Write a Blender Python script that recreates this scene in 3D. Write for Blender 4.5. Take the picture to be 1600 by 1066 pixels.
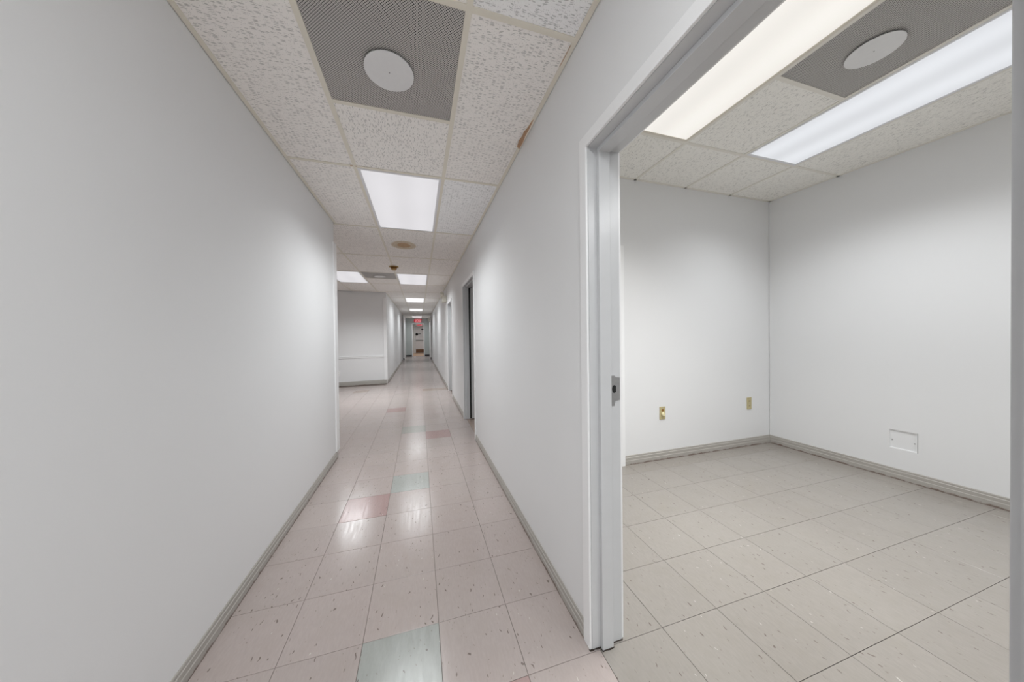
import bpy, bmesh, math, random
from mathutils import Matrix, Vector

for o in list(bpy.data.objects):
    bpy.data.objects.remove(o)
C = bpy.context.scene.collection
S = 0.3048                       # everything below is written in feet
random.seed(7)

# ------------------------------------------------------------------ camera
F_PX, YAW, PITCH, ROLL, CAM_H = 464.55, 0.2866, -0.0097, -0.0119, 4.119
PX, PY = 791.81, 529.35
fw = Vector((math.sin(YAW), math.cos(YAW), 0)); rt = Vector((math.cos(YAW), -math.sin(YAW), 0)); up = Vector((0, 0, 1))
cp, sp = math.cos(PITCH), math.sin(PITCH)
fw, up = fw * cp + up * sp, up * cp - fw * sp
cr, sr = math.cos(ROLL), math.sin(ROLL)
rt, up = rt * cr + up * sr, up * cr - rt * sr
cd = bpy.data.cameras.new('camera'); cam = bpy.data.objects.new('camera', cd); C.objects.link(cam)
cd.sensor_fit = 'HORIZONTAL'; cd.sensor_width = 36.0; cd.lens = F_PX / 1600 * 36.0
cd.shift_x = (800 - PX) / 1600; cd.shift_y = -(533 - PY) / 1600
cd.clip_start = 0.02; cd.clip_end = 200
M = Matrix.Identity(4)
for r in range(3):
    M[r][0], M[r][1], M[r][2] = rt[r], up[r], -fw[r]
M.translation = Vector((0, 0, CAM_H * S))
cam.matrix_world = M
bpy.context.scene.camera = cam

# ------------------------------------------------------------------ world, exposure
sc = bpy.context.scene
w = bpy.data.worlds.new('world'); sc.world = w; w.use_nodes = True
w.node_tree.nodes['Background'].inputs[0].default_value = (0.02, 0.02, 0.022, 1)
w.node_tree.nodes['Background'].inputs[1].default_value = 1.0
sc.view_settings.view_transform = 'Standard'; sc.view_settings.look = 'None'
sc.view_settings.gamma = 1.0; sc.view_settings.use_curve_mapping = False
sc.view_settings.exposure = 0.0
sc.cycles.max_bounces = 14; sc.cycles.diffuse_bounces = 10; sc.cycles.glossy_bounces = 4
sc.cycles.transparent_max_bounces = 6

# ------------------------------------------------------------------ ceiling lamps (the fluorescent light of each troffer, plus added lamps out of view)
ZC, ZR = 8.08, 9.0               # corridor and office ceiling heights
CX, CY = -1.366, 3.587           # corridor ceiling grid origin
RX, RY = 6.60, 6.01              # office ceiling grid origin
def light_row(k): return CY + 4 * k
COOL = (0.955, 0.985, 1.0)
LAMPS = [  # x0, x1, y0, y1, z, watts, colour, spread in degrees (the cut-off of the prismatic lens)
    (CX, CX + 2, light_row(-2), light_row(-1), ZC, 34, COOL, 178),  # added behind the viewpoint, unseen, to brighten the near corridor
    (CX, CX + 2, light_row(1), light_row(2), ZC, 17, COOL, 125),
    (CX, CX + 2, light_row(4), light_row(5), ZC, 21, COOL, 142),
    (CX - 4, CX - 2, light_row(4), light_row(5), ZC, 33, COOL, 140),
    (CX, CX + 2, light_row(7), light_row(8), ZC, 17, COOL, 155),
    (CX, CX + 2, light_row(10), light_row(11), ZC, 16, COOL, 155),
    (CX, CX + 2, light_row(14), light_row(15), ZC, 14, COOL, 155),
    (RX - 2, RX, RY - 4, RY, ZR, 22, (0.99, 0.98, 0.96), 103),
    (RX + 2, RX + 4, RY - 4, RY, ZR, 16, (0.95, 0.975, 1.0), 124),
    (RX, RX + 2, RY - 11.9, RY - 8, ZR, 23, (0.98, 0.985, 1.0), 178),  # added office lamp, out of view, brightens the back wall
    (-1.2, 0.8, 70, 74, ZC, 14, (1.0, 0.98, 0.96), 150),  # added lamp without a fixture, lights the vestibule
]
for i, (x0, x1, y0, y1, z, watts, col, spr) in enumerate(LAMPS):
    ld = bpy.data.lights.new('troffer_or_fill_light', 'AREA'); ld.shape = 'RECTANGLE'
    ld.size, ld.size_y = (x1 - x0 - 0.24) * S, (y1 - y0 - 0.24) * S
    ld.energy, ld.color, ld.spread = watts, col, math.radians(spr)
    lo = bpy.data.objects.new('troffer_or_fill_light', ld); C.objects.link(lo)
    lo.location = ((x0 + x1) / 2 * S, (y0 + y1) / 2 * S, (z - 0.03) * S)

# ------------------------------------------------------------------ materials
def srgb(r, g, b):
    f = lambda c: (c / 255 / 12.92) if c <= 10 else ((c / 255 + 0.055) / 1.055) ** 2.4
    return (f(r), f(g), f(b), 1)

class NT:
    """small helper around a material's node tree"""
    def __init__(s, name):
        s.m = bpy.data.materials.new(name); s.m.use_nodes = True
        s.t = s.m.node_tree; s.b = s.t.nodes['Principled BSDF']; s.out = s.t.nodes['Material Output']
    def n(s, typ, **kw):
        nd = s.t.nodes.new(typ)
        for k, v in kw.items():
            if k.startswith('i_'): 
                key = k[2:]
                nd.inputs[int(key) if key.isdigit() else key.replace('_', ' ')].default_value = v
            else: setattr(nd, k, v)
        return nd
    def l(s, a, b): s.t.links.new(a, b)
    def math(s, op, a, b=None):
        nd = s.t.nodes.new('ShaderNodeMath'); nd.operation = op
        for i, v in enumerate((a, b)):
            if v is None: continue
            if isinstance(v, (int, float)): nd.inputs[i].default_value = v
            else: s.l(v, nd.inputs[i])
        return nd.outputs[0]
    def mix(s, fac, a, b, blend='MIX'):
        nd = s.t.nodes.new('ShaderNodeMix'); nd.data_type = 'RGBA'; nd.blend_type = blend
        for i, v in ((0, fac), (6, a), (7, b)):
            if isinstance(v, (int, float, tuple)): nd.inputs[i].default_value = v
            else: s.l(v, nd.inputs[i])
        return nd.outputs[2]
    def ramp(s, fac, p0, p1, c0=(0, 0, 0, 1), c1=(1, 1, 1, 1)):
        nd = s.t.nodes.new('ShaderNodeValToRGB')
        e = nd.color_ramp.elements
        e[0].position, e[1].position, e[0].color, e[1].color = p0, p1, c0, c1
        s.l(fac, nd.inputs[0]); return nd.outputs[0]
    def bump(s, h, strength, dist):
        nd = s.n('ShaderNodeBump'); nd.inputs['Strength'].default_value = strength; nd.inputs['Distance'].default_value = dist
        s.l(h, nd.inputs['Height']); s.l(nd.outputs[0], s.b.inputs['Normal'])
    def col(s, c): s.b.inputs['Base Color'].default_value = c
    def rough(s, v): s.b.inputs['Roughness'].default_value = v

def plain(name, c, rough=0.5, metal=0.0, noise=0.04, nscale=6.0):
    t = NT(name); t.rough(rough); t.b.inputs['Metallic'].default_value = metal
    geo = t.n('ShaderNodeTexCoord')
    nz = t.n('ShaderNodeTexNoise', i_Scale=nscale, i_Detail=3.0); t.l(geo.outputs['Object'], nz.inputs['Vector'])
    d = tuple(max(0, v * (1 - noise * 2)) for v in c[:3]) + (1,)
    t.l(t.mix(nz.outputs['Fac'], d, c), t.b.inputs['Base Color'])
    return t.m

def painted_wall(name, c, rough=0.42):
    t = NT(name); t.rough(rough); t.b.inputs['Specular IOR Level'].default_value = 0.35
    geo = t.n('ShaderNodeNewGeometry')
    n1 = t.n('ShaderNodeTexNoise', i_Scale=1.3, i_Detail=2.0); t.l(geo.outputs['Position'], n1.inputs['Vector'])
    d = tuple(v * 0.975 for v in c[:3]) + (1,)
    t.l(t.mix(n1.outputs['Fac'], d, c), t.b.inputs['Base Color'])
    n2 = t.n('ShaderNodeTexNoise', i_Scale=140.0, i_Detail=3.0); t.l(geo.outputs['Position'], n2.inputs['Vector'])
    n3 = t.n('ShaderNodeTexNoise', i_Scale=4.0, i_Detail=2.0); t.l(geo.outputs['Position'], n3.inputs['Vector'])
    h = t.math('ADD', t.math('MULTIPLY', n2.outputs['Fac'], 0.35), n3.outputs['Fac'])
    t.bump(h, 0.10, 0.004)
    return t.m

def vct(name, base, warm=0.0):
    """vinyl composition tile: streaked chips running with the corridor, dark and pale flecks, waxed"""
    t = NT(name)
    tc = t.n('ShaderNodeTexCoord'); oi = t.n('ShaderNodeObjectInfo'); geo = t.n('ShaderNodeNewGeometry')
    off = t.n('ShaderNodeVectorMath', operation='SCALE'); off.inputs['Scale'].default_value = 37.0
    cmb = t.n('ShaderNodeCombineXYZ'); t.l(oi.outputs['Random'], cmb.inputs[0]); t.l(t.math('FRACT', t.math('MULTIPLY', oi.outputs['Random'], 7.31)), cmb.inputs[1])
    t.l(cmb.outputs[0], off.inputs[0])
    add = t.n('ShaderNodeVectorMath', operation='ADD'); t.l(tc.outputs['Object'], add.inputs[0]); t.l(off.outputs[0], add.inputs[1])
    v = add.outputs[0]
    def stretched(sx, sy, sz=1):
        mp = t.n('ShaderNodeMapping'); mp.inputs['Scale'].default_value = (sx, sy, sz); t.l(v, mp.inputs['Vector']); return mp.outputs[0]
    st = t.n('ShaderNodeTexNoise', i_Scale=1.0, i_Detail=5.0, i_Roughness=0.65); t.l(stretched(120, 26), st.inputs['Vector'])
    bl = t.n('ShaderNodeTexNoise', i_Scale=9.0, i_Detail=3.0); t.l(geo.outputs['Position'], bl.inputs['Vector'])
    big = t.n('ShaderNodeTexNoise', i_Scale=1.1, i_Detail=4.0, i_Roughness=0.6); t.l(geo.outputs['Position'], big.inputs['Vector'])
    dk = tuple(c * 0.96 for c in base[:3]) + (1,); lt = tuple(min(1, c * 1.04) for c in base[:3]) + (1,)
    c = t.mix(t.ramp(st.outputs['Fac'], 0.36, 0.64), dk, lt)
    c = t.mix(t.math('MULTIPLY', t.ramp(bl.outputs['Fac'], 0.45, 0.75), 0.25), c, (base[0] * 0.9, base[1] * 0.88, base[2] * 0.82, 1))
    c = t.mix(t.math('MULTIPLY', t.ramp(big.outputs['Fac'], 0.42, 0.62), 0.16), c, srgb(160, 157, 151))
    # flecks: short dark dashes; cells of a stretched Voronoi, only some of which carry one
    def flecks(sx, sy, thr, keep, seed):
        mp = t.n('ShaderNodeMapping'); mp.inputs['Scale'].default_value = (sx, sy, 1); mp.inputs['Location'].default_value = (seed, seed * 1.7, 0)
        nz = t.n('ShaderNodeTexNoise', i_Scale=14.0, i_Detail=2.0); t.l(v, nz.inputs['Vector'])
        w1 = t.n('ShaderNodeVectorMath', operation='SCALE'); w1.inputs['Scale'].default_value = 0.06; t.l(nz.outputs['Color'], w1.inputs[0])
        w2 = t.n('ShaderNodeVectorMath', operation='ADD'); t.l(v, w2.inputs[0]); t.l(w1.outputs[0], w2.inputs[1])
        t.l(w2.outputs[0], mp.inputs['Vector'])
        vo = t.n('ShaderNodeTexVoronoi', voronoi_dimensions='2D', i_Scale=1.0); t.l(mp.outputs[0], vo.inputs['Vector'])
        hit = t.math('LESS_THAN', vo.outputs['Distance'], thr)
        sep = t.n('ShaderNodeSeparateColor'); t.l(vo.outputs['Color'], sep.inputs[0])
        return t.math('MULTIPLY', hit, t.math('LESS_THAN', sep.outputs[0], keep)), sep.outputs[1]
    f1, r1 = flecks(36, 13, 0.09, 0.16, 3.1)
    f2, r2 = flecks(80, 42, 0.15, 0.07, 8.7)
    f3, r3 = flecks(40, 14, 0.075, 0.045, 15.3)
    c = t.mix(t.math('MULTIPLY', f1, 0.72), c, srgb(92, 78, 72))
    c = t.mix(t.math('MULTIPLY', f2, 0.42), c, srgb(110, 96, 88))
    c = t.mix(t.math('MULTIPLY', f3, 0.4), c, srgb(214, 208, 200))
    # tile to tile shade
    hsv = t.n('ShaderNodeHueSaturation'); t.l(c, hsv.inputs['Color'])
    t.l(t.math('ADD', 0.975, t.math('MULTIPLY', oi.outputs['Random'], 0.05)), hsv.inputs['Value'])
    t.l(hsv.outputs[0], t.b.inputs['Base Color'])
    rn = t.n('ShaderNodeTexNoise', i_Scale=1.0, i_Detail=4.0); t.l(stretched(60, 5), rn.inputs['Vector'])
    mr = t.n('ShaderNodeMapRange', i_1=0.3, i_2=0.7, i_3=0.14, i_4=0.26); t.l(rn.outputs['Fac'], mr.inputs[0]); t.l(mr.outputs[0], t.b.inputs['Roughness'])
    t.b.inputs['Specular IOR Level'].default_value = 0.46
    wv = t.n('ShaderNodeTexNoise', i_Scale=7.0, i_Detail=2.0); t.l(geo.outputs['Position'], wv.inputs['Vector'])
    t.bump(wv.outputs['Fac'], 0.10, 0.003)
    return t.m

def mineral_tile(name, base, along_x=True, stain=None, dense=1.0):
    """fissured mineral fibre ceiling tile; dashes are worm holes in the face. stain: (r, colours) ring centred on the tile's own origin"""
    t = NT(name); t.rough(0.95); t.b.inputs['Specular IOR Level'].default_value = 0.1
    tc = t.n('ShaderNodeTexCoord'); oi = t.n('ShaderNodeObjectInfo')
    cmb = t.n('ShaderNodeCombineXYZ'); t.l(t.math('MULTIPLY', oi.outputs['Random'], 50.0), cmb.inputs[0]); t.l(t.math('MULTIPLY', oi.outputs['Random'], 31.0), cmb.inputs[1])
    add = t.n('ShaderNodeVectorMath', operation='ADD'); t.l(tc.outputs['Object'], add.inputs[0]); t.l(cmb.outputs[0], add.inputs[1])
    nz = t.n('ShaderNodeTexNoise', i_Scale=34.0, i_Detail=3.0); t.l(add.outputs[0], nz.inputs['Vector'])
    sc1 = t.n('ShaderNodeVectorMath', operation='SCALE'); sc1.inputs['Scale'].default_value = 0.016; t.l(nz.outputs['Color'], sc1.inputs[0])
    wv = t.n('ShaderNodeVectorMath', operation='ADD'); t.l(add.outputs[0], wv.inputs[0]); t.l(sc1.outputs[0], wv.inputs[1])
    def cells(a, b, thr, keep, seed):
        mp = t.n('ShaderNodeMapping'); mp.inputs['Scale'].default_value = (a, b, 1) if along_x else (b, a, 1)
        mp.inputs['Location'].default_value = (seed, seed * 2.3, 0); t.l(wv.outputs[0], mp.inputs['Vector'])
        vo = t.n('ShaderNodeTexVoronoi', voronoi_dimensions='2D', i_Scale=1.0); t.l(mp.outputs[0], vo.inputs['Vector'])
        sep = t.n('ShaderNodeSeparateColor'); t.l(vo.outputs['Color'], sep.inputs[0])
        rr = t.n('ShaderNodeMapRange', i_1=thr * 0.6, i_2=thr, i_3=1.0, i_4=0.0); t.l(vo.outputs['Distance'], rr.inputs[0])
        return t.math('MULTIPLY', rr.outputs[0], t.math('LESS_THAN', sep.outputs[0], keep))
    d1 = cells(44, 200, 0.46, 0.30 * dense, 1.3)
    d2 = cells(150, 240, 0.36, 0.24, 5.9)
    d = t.math('MAXIMUM', d1, t.math('MULTIPLY', d2, 0.7))
    fn = t.n('ShaderNodeTexNoise', i_Scale=260.0, i_Detail=3.0); t.l(add.outputs[0], fn.inputs['Vector'])
    c = t.mix(fn.outputs['Fac'], tuple(v * 0.93 for v in base[:3]) + (1,), tuple(min(1, v * 1.05) for v in base[:3]) + (1,))
    c = t.mix(t.math('MULTIPLY', d, 0.50), c, tuple(v * 0.30 for v in base[:3]) + (1,))
    if stain:
        ln = t.n('ShaderNodeVectorMath', operation='LENGTH')
        wob = t.n('ShaderNodeTexNoise', i_Scale=9.0, i_Detail=3.0); t.l(tc.outputs['Object'], wob.inputs['Vector'])
        sc2 = t.n('ShaderNodeVectorMath', operation='SCALE'); sc2.inputs['Scale'].default_value = 0.05; t.l(wob.outputs['Color'], sc2.inputs[0])
        a2 = t.n('ShaderNodeVectorMath', operation='ADD'); t.l(tc.outputs['Object'], a2.inputs[0]); t.l(sc2.outputs[0], a2.inputs[1])
        mp = t.n('ShaderNodeMapping'); mp.inputs['Location'].default_value = stain; mp.inputs['Scale'].default_value = (1.0, 0.86, 0.0)
        t.l(a2.outputs[0], mp.inputs['Vector']); t.l(mp.outputs[0], ln.inputs[0])
        dist = ln.outputs['Value']
        outer = t.ramp(dist, 0.145, 0.165, (1, 1, 1, 1), (0, 0, 0, 1))
        inner = t.ramp(dist, 0.075, 0.095, (1, 1, 1, 1), (0, 0, 0, 1))
        c = t.mix(t.math('MULTIPLY', outer, 0.65), c, srgb(205, 186, 150), 'MULTIPLY')
        c = t.mix(t.math('MULTIPLY', inner, 0.55), c, srgb(205, 152, 90), 'MULTIPLY')
    t.l(c, t.b.inputs['Base Color'])
    t.bump(t.math('SUBTRACT', t.math('MULTIPLY', fn.outputs['Fac'], 0.3), d), 0.5, 0.003)
    return t.m

def perforated(name, c):
    """painted sheet punched with a staggered pattern of round holes (see-through to the box behind)"""
    t = NT(name); t.rough(0.5); t.col(c)
    tc = t.n('ShaderNodeTexCoord')
    p = 0.0105                                     # hole spacing, metres
    sx = t.n('ShaderNodeSeparateXYZ'); t.l(tc.outputs['Object'], sx.inputs[0])
    u = t.math('DIVIDE', sx.outputs[0], p); v = t.math('DIVIDE', sx.outputs[1], p)
    a = t.math('ADD', u, v); b = t.math('SUBTRACT', u, v)      # 45 degree stagger
    fa = t.math('SUBTRACT', t.math('FRACT', t.math('ADD', a, 500.0)), 0.5)
    fb = t.math('SUBTRACT', t.math('FRACT', t.math('ADD', b, 500.0)), 0.5)
    r2 = t.math('ADD', t.math('MULTIPLY', fa, fa), t.math('MULTIPLY', fb, fb))
    hole = t.math('LESS_THAN', r2, 0.118)
    tr = t.n('ShaderNodeBsdfTransparent'); mx = t.n('ShaderNodeMixShader')
    t.l(hole, mx.inputs[0]); t.l(t.b.outputs[0], mx.inputs[1]); t.l(tr.outputs[0], mx.inputs[2])
    t.l(mx.outputs[0], t.out.inputs[0])
    return t.m

def lens(name, c, strength, streak):
    """prismatic acrylic lens lit by the tubes above it"""
    t = NT(name); t.rough(0.35); t.col((0.12, 0.12, 0.12, 1))
    tc = t.n('ShaderNodeTexCoord'); sx = t.n('ShaderNodeSeparateXYZ'); t.l(tc.outputs['Object'], sx.inputs[0])
    # two tubes run along the fixture: brighter above each
    ph = t.math('COSINE', t.math('MULTIPLY', sx.outputs[0], 2 * math.pi / 0.30))
    k = t.math('ADD', 1.0 - streak, t.math('MULTIPLY', t.math('ADD', ph, 1.0), -streak * 0.5))
    k = t.math('ADD', k, streak)
    n = t.n('ShaderNodeTexNoise', i_Scale=1.6, i_Detail=1.0); t.l(tc.outputs['Object'], n.inputs['Vector'])
    k = t.math('MULTIPLY', k, t.math('ADD', 0.96, t.math('MULTIPLY', n.outputs['Fac'], 0.08)))
    t.b.inputs['Emission Color'].default_value = c
    t.l(t.math('MULTIPLY', k, strength), t.b.inputs['Emission Strength'])
    return t.m

def baseboard_paint(name, c):
    """grey painted cove base, scuffed and brown with dirt along the foot"""
    t = NT(name); t.rough(0.45)
    geo = t.n('ShaderNodeNewGeometry'); sx = t.n('ShaderNodeSeparateXYZ'); t.l(geo.outputs['Position'], sx.inputs[0])
    nz = t.n('ShaderNodeTexNoise', i_Scale=12.0, i_Detail=4.0, i_Roughness=0.7); t.l(geo.outputs['Position'], nz.inputs['Vector'])
    n2 = t.n('ShaderNodeTexNoise', i_Scale=3.0, i_Detail=3.0); t.l(geo.outputs['Position'], n2.inputs['Vector'])
    h = t.math('SUBTRACT', sx.outputs[2], t.math('MULTIPLY', t.math('SUBTRACT', nz.outputs['Fac'], 0.5), 0.055))
    dirt = t.ramp(h, 0.004, 0.013, (1, 1, 1, 1), (0, 0, 0, 1))
    cc = t.mix(n2.outputs['Fac'], tuple(v * 0.93 for v in c[:3]) + (1,), c)
    t.l(t.mix(t.math('MULTIPLY', dirt, 0.75), cc, srgb(92, 66, 52)), t.b.inputs['Base Color'])
    return t.m

WHITE = (0.765, 0.77, 0.775, 1)
m_wall = painted_wall('wall_paint', WHITE)
m_end = painted_wall('end_wall_grey_green', (0.42, 0.45, 0.44, 1), 0.5)  # darker, greener grey than the other walls
m_trim = plain('trim_paint', (0.86, 0.865, 0.87, 1), 0.28, 0, 0.02)
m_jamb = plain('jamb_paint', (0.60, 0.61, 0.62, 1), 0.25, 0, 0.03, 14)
m_base = baseboard_paint('baseboard_paint', srgb(170, 166, 160))
m_base_dark = plain('black_base', srgb(42, 40, 42), 0.5)
m_pink = vct('vinyl_tile_pink', srgb(166, 155, 151))
m_beige = vct('vinyl_tile_beige', srgb(143, 138, 132))
m_green = vct('vinyl_tile_green', srgb(153, 156, 152))
m_pale = vct('vinyl_tile_pale_green', srgb(150, 149, 143))
m_red = vct('vinyl_tile_red', srgb(156, 131, 128))
m_tan = vct('vinyl_tile_tan', srgb(155, 138, 128))
m_sub = plain('dark_joint', srgb(112, 102, 96), 0.9)
m_ceilx = mineral_tile('ceiling_tile_fissured', (0.95, 0.92, 0.885, 1), True)
m_ceily = mineral_tile('ceiling_tile_fissured_turned', (0.95, 0.92, 0.885, 1), False)
m_ceilw = mineral_tile('ceiling_tile_newer', (0.96, 0.955, 0.95, 1), True)
m_ceils = mineral_tile('ceiling_tile_stained', (0.95, 0.92, 0.885, 1), False, (0.04, -0.02, 0))
m_ceilr = mineral_tile('ceiling_tile_office', (0.94, 0.925, 0.88, 1), False, None, 0.55)
m_tee = plain('ceiling_grid_cream', (0.82, 0.775, 0.67, 1), 0.4, 0, 0.05)
m_teer = plain('ceiling_grid_office', (0.84, 0.81, 0.74, 1), 0.4, 0, 0.04)
m_rust = plain('rust_brown', srgb(206, 166, 132), 0.9, 0, 0.25, 60)
m_foot_shadow = plain('foot_shadow_dark', srgb(58, 48, 40), 0.9, 0, 0.3, 60)  # dark tone for the shadow line painted under the frame foot
m_perf = perforated('perforated_sheet', (0.60, 0.58, 0.56, 1))
m_void = plain('dark_duct', (0.012, 0.012, 0.013, 1), 0.9)
m_plate = plain('white_disc', (0.80, 0.80, 0.80, 1), 0.45, 0, 0.03, 40)
m_fix = plain('fixture_white', (0.80, 0.80, 0.82, 1), 0.35, 0, 0.01)
m_fixc = plain('fixture_cream', (0.74, 0.69, 0.60, 1), 0.4, 0, 0.02)
m_lens = lens('lens_corridor', (0.98, 0.965, 1.0, 1), 0.69, 0.06)
m_lens_warm = lens('lens_warm', (1.0, 0.965, 0.905, 1), 0.86, 0.08)
m_lens_cool = lens('lens_cool', (0.93, 0.955, 1.0, 1), 0.77, 0.13)
m_lens_far = lens('lens_far', (1, 0.985, 1.0, 1), 0.98, 0.03)
m_steel = plain('brushed_steel', (0.42, 0.42, 0.42, 1), 0.45, 0.6, 0.12, 90)
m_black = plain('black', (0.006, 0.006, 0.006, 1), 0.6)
m_ivory = plain('ivory_plastic', srgb(190, 178, 136), 0.4, 0, 0.05)
m_cream = plain('cream_plastic', srgb(226, 218, 178), 0.35, 0, 0.02)
m_yellow = plain('yellowed_plastic', srgb(196, 164, 104), 0.45, 0, 0.15, 40)
m_amber = plain('amber_plastic', srgb(140, 100, 48), 0.4)
m_beigep = plain('beige_plastic', srgb(226, 224, 212), 0.45)
m_glassy = plain('lamp_face', (0.8, 0.8, 0.76, 1), 0.1)
m_door = plain('door_paint', (0.66, 0.665, 0.67, 1), 0.4, 0, 0.02)
m_exitdoor = plain('exit_door_paint', (0.78, 0.76, 0.78, 1), 0.4, 0, 0.02)
m_brown = plain('brown_metal', srgb(126, 92, 66), 0.5, 0, 0.1)
m_tanfloor = plain('tan_floor', srgb(196, 164, 138), 0.4, 0, 0.06)
t_ = NT('exit_red'); t_.col(srgb(190, 40, 50)); t_.b.inputs['Emission Color'].default_value = srgb(220, 50, 70); t_.b.inputs['Emission Strength'].default_value = 0.4; m_exit = t_.m
t_ = NT('exit_face'); t_.col(srgb(226, 150, 155)); t_.b.inputs['Emission Color'].default_value = srgb(240, 160, 165); t_.b.inputs['Emission Strength'].default_value = 0.35; m_exitface = t_.m

# ------------------------------------------------------------------ mesh helpers (feet)
def link(name, verts, faces, mat, parent=None, loc=(0, 0, 0), bevel=0, smooth=False):
    me = bpy.data.meshes.new(name)
    me.from_pydata([(v[0] * S, v[1] * S, v[2] * S) for v in verts], [], faces)
    bm = bmesh.new(); bm.from_mesh(me); bmesh.ops.recalc_face_normals(bm, faces=bm.faces)
    if bevel: bmesh.ops.bevel(bm, geom=list(bm.edges), offset=bevel * S, segments=2, profile=0.5, affect='EDGES', clamp_overlap=True)
    bm.to_mesh(me); bm.free()
    if smooth:
        for p in me.polygons: p.use_smooth = True
    me.materials.append(mat)
    o = bpy.data.objects.new(name, me); C.objects.link(o)
    o.location = Vector(loc) * S
    if parent: o.parent = parent
    return o

def box_geo(x0, x1, y0, y1, z0, z1):
    v = [(x0, y0, z0), (x1, y0, z0), (x1, y1, z0), (x0, y1, z0), (x0, y0, z1), (x1, y0, z1), (x1, y1, z1), (x0, y1, z1)]
    f = [(0, 3, 2, 1), (4, 5, 6, 7), (0, 1, 5, 4), (1, 2, 6, 5), (2, 3, 7, 6), (3, 0, 4, 7)]
    return v, f

def box(name, x0, x1, y0, y1, z0, z1, mat, parent=None, bevel=0, origin=None):
    """box with its origin at the middle of its base (or given), parent assumed at the world origin unless it carries base"""
    ox, oy, oz = origin or ((x0 + x1) / 2, (y0 + y1) / 2, z0)
    v, f = box_geo(x0 - ox, x1 - ox, y0 - oy, y1 - oy, z0 - oz, z1 - oz)
    p = parent.get('base') if parent else None
    b = Vector(p) if p else Vector((0, 0, 0))
    return link(name, v, f, mat, parent, Vector((ox, oy, oz)) - b, bevel)

def many_boxes(name, boxes, mat, parent=None):
    V, Fc = [], []
    for b in boxes:
        v, f = box_geo(*b); n = len(V); V += v; Fc += [tuple(i + n for i in q) for q in f]
    return link(name, V, Fc, mat, parent)

def thing(name, base, label, cat, kind=None, group=None):
    o = bpy.data.objects.new(name, None); C.objects.link(o); o.empty_display_size = 0.1
    o.location = Vector(base) * S; o['base'] = [float(c) for c in base]
    return tag(o, label, cat, kind, group)

def tag(o, label, cat, kind=None, group=None):
    o['label'] = label; o['category'] = cat
    if kind: o['kind'] = kind
    if group: o['group'] = group
    return o

def prism(name, outline, plane, d0, d1, mat, parent=None, bevel=0, base=None):
    """outline [(a,b)...] in a plane: 'yz' extruded in x, 'xz' in y, 'xy' in z; absolute feet, convex or not"""
    n = len(outline); V = []
    for d in (d0, d1):
        for a, b in outline:
            V.append({'yz': (d, a, b), 'xz': (a, d, b), 'xy': (a, b, d)}[plane])
    Fc = [tuple(range(n)), tuple(range(2 * n - 1, n - 1, -1))] + [(i, (i + 1) % n, n + (i + 1) % n, n + i) for i in range(n)]
    bs = Vector(base) if base else (Vector(parent['base']) if parent and 'base' in parent else Vector((0, 0, 0)))
    V = [tuple(Vector(v) - bs) for v in V]
    return link(name, V, Fc, mat, parent, (0, 0, 0) if parent else bs, bevel)

def uframe(name, plane, a0, a1, zt, w, d0, d1, mat, parent=None, z0=0.0, bevel=0):
    """mitred three-sided surround (two legs and a head) around an opening a0..a1, top zt"""
    out = [(a0 - w, z0), (a0 - w, zt + w), (a1 + w, zt + w), (a1 + w, z0)]
    inn = [(a0, z0), (a0, zt), (a1, zt), (a1, z0)]
    bs = Vector(parent['base']) if parent and 'base' in parent else Vector((0, 0, 0))
    V = []
    for d in (d0, d1):
        for a, b in out + inn:
            V.append({'yz': (d, a, b), 'xz': (a, d, b)}[plane])
    Fc = []
    for i in range(3):
        Fc.append((i, i + 1, 5 + i, 4 + i)); Fc.append((8 + i, 12 + i, 13 + i, 9 + i))
        Fc.append((i, 8 + i, 9 + i, i + 1)); Fc.append((4 + i, 5 + i, 13 + i, 12 + i))
    Fc += [(0, 4, 12, 8), (3, 11, 15, 7)]
    V = [tuple(Vector(v) - bs) for v in V]
    return link(name, V, Fc, mat, parent, (0, 0, 0), bevel)

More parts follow.
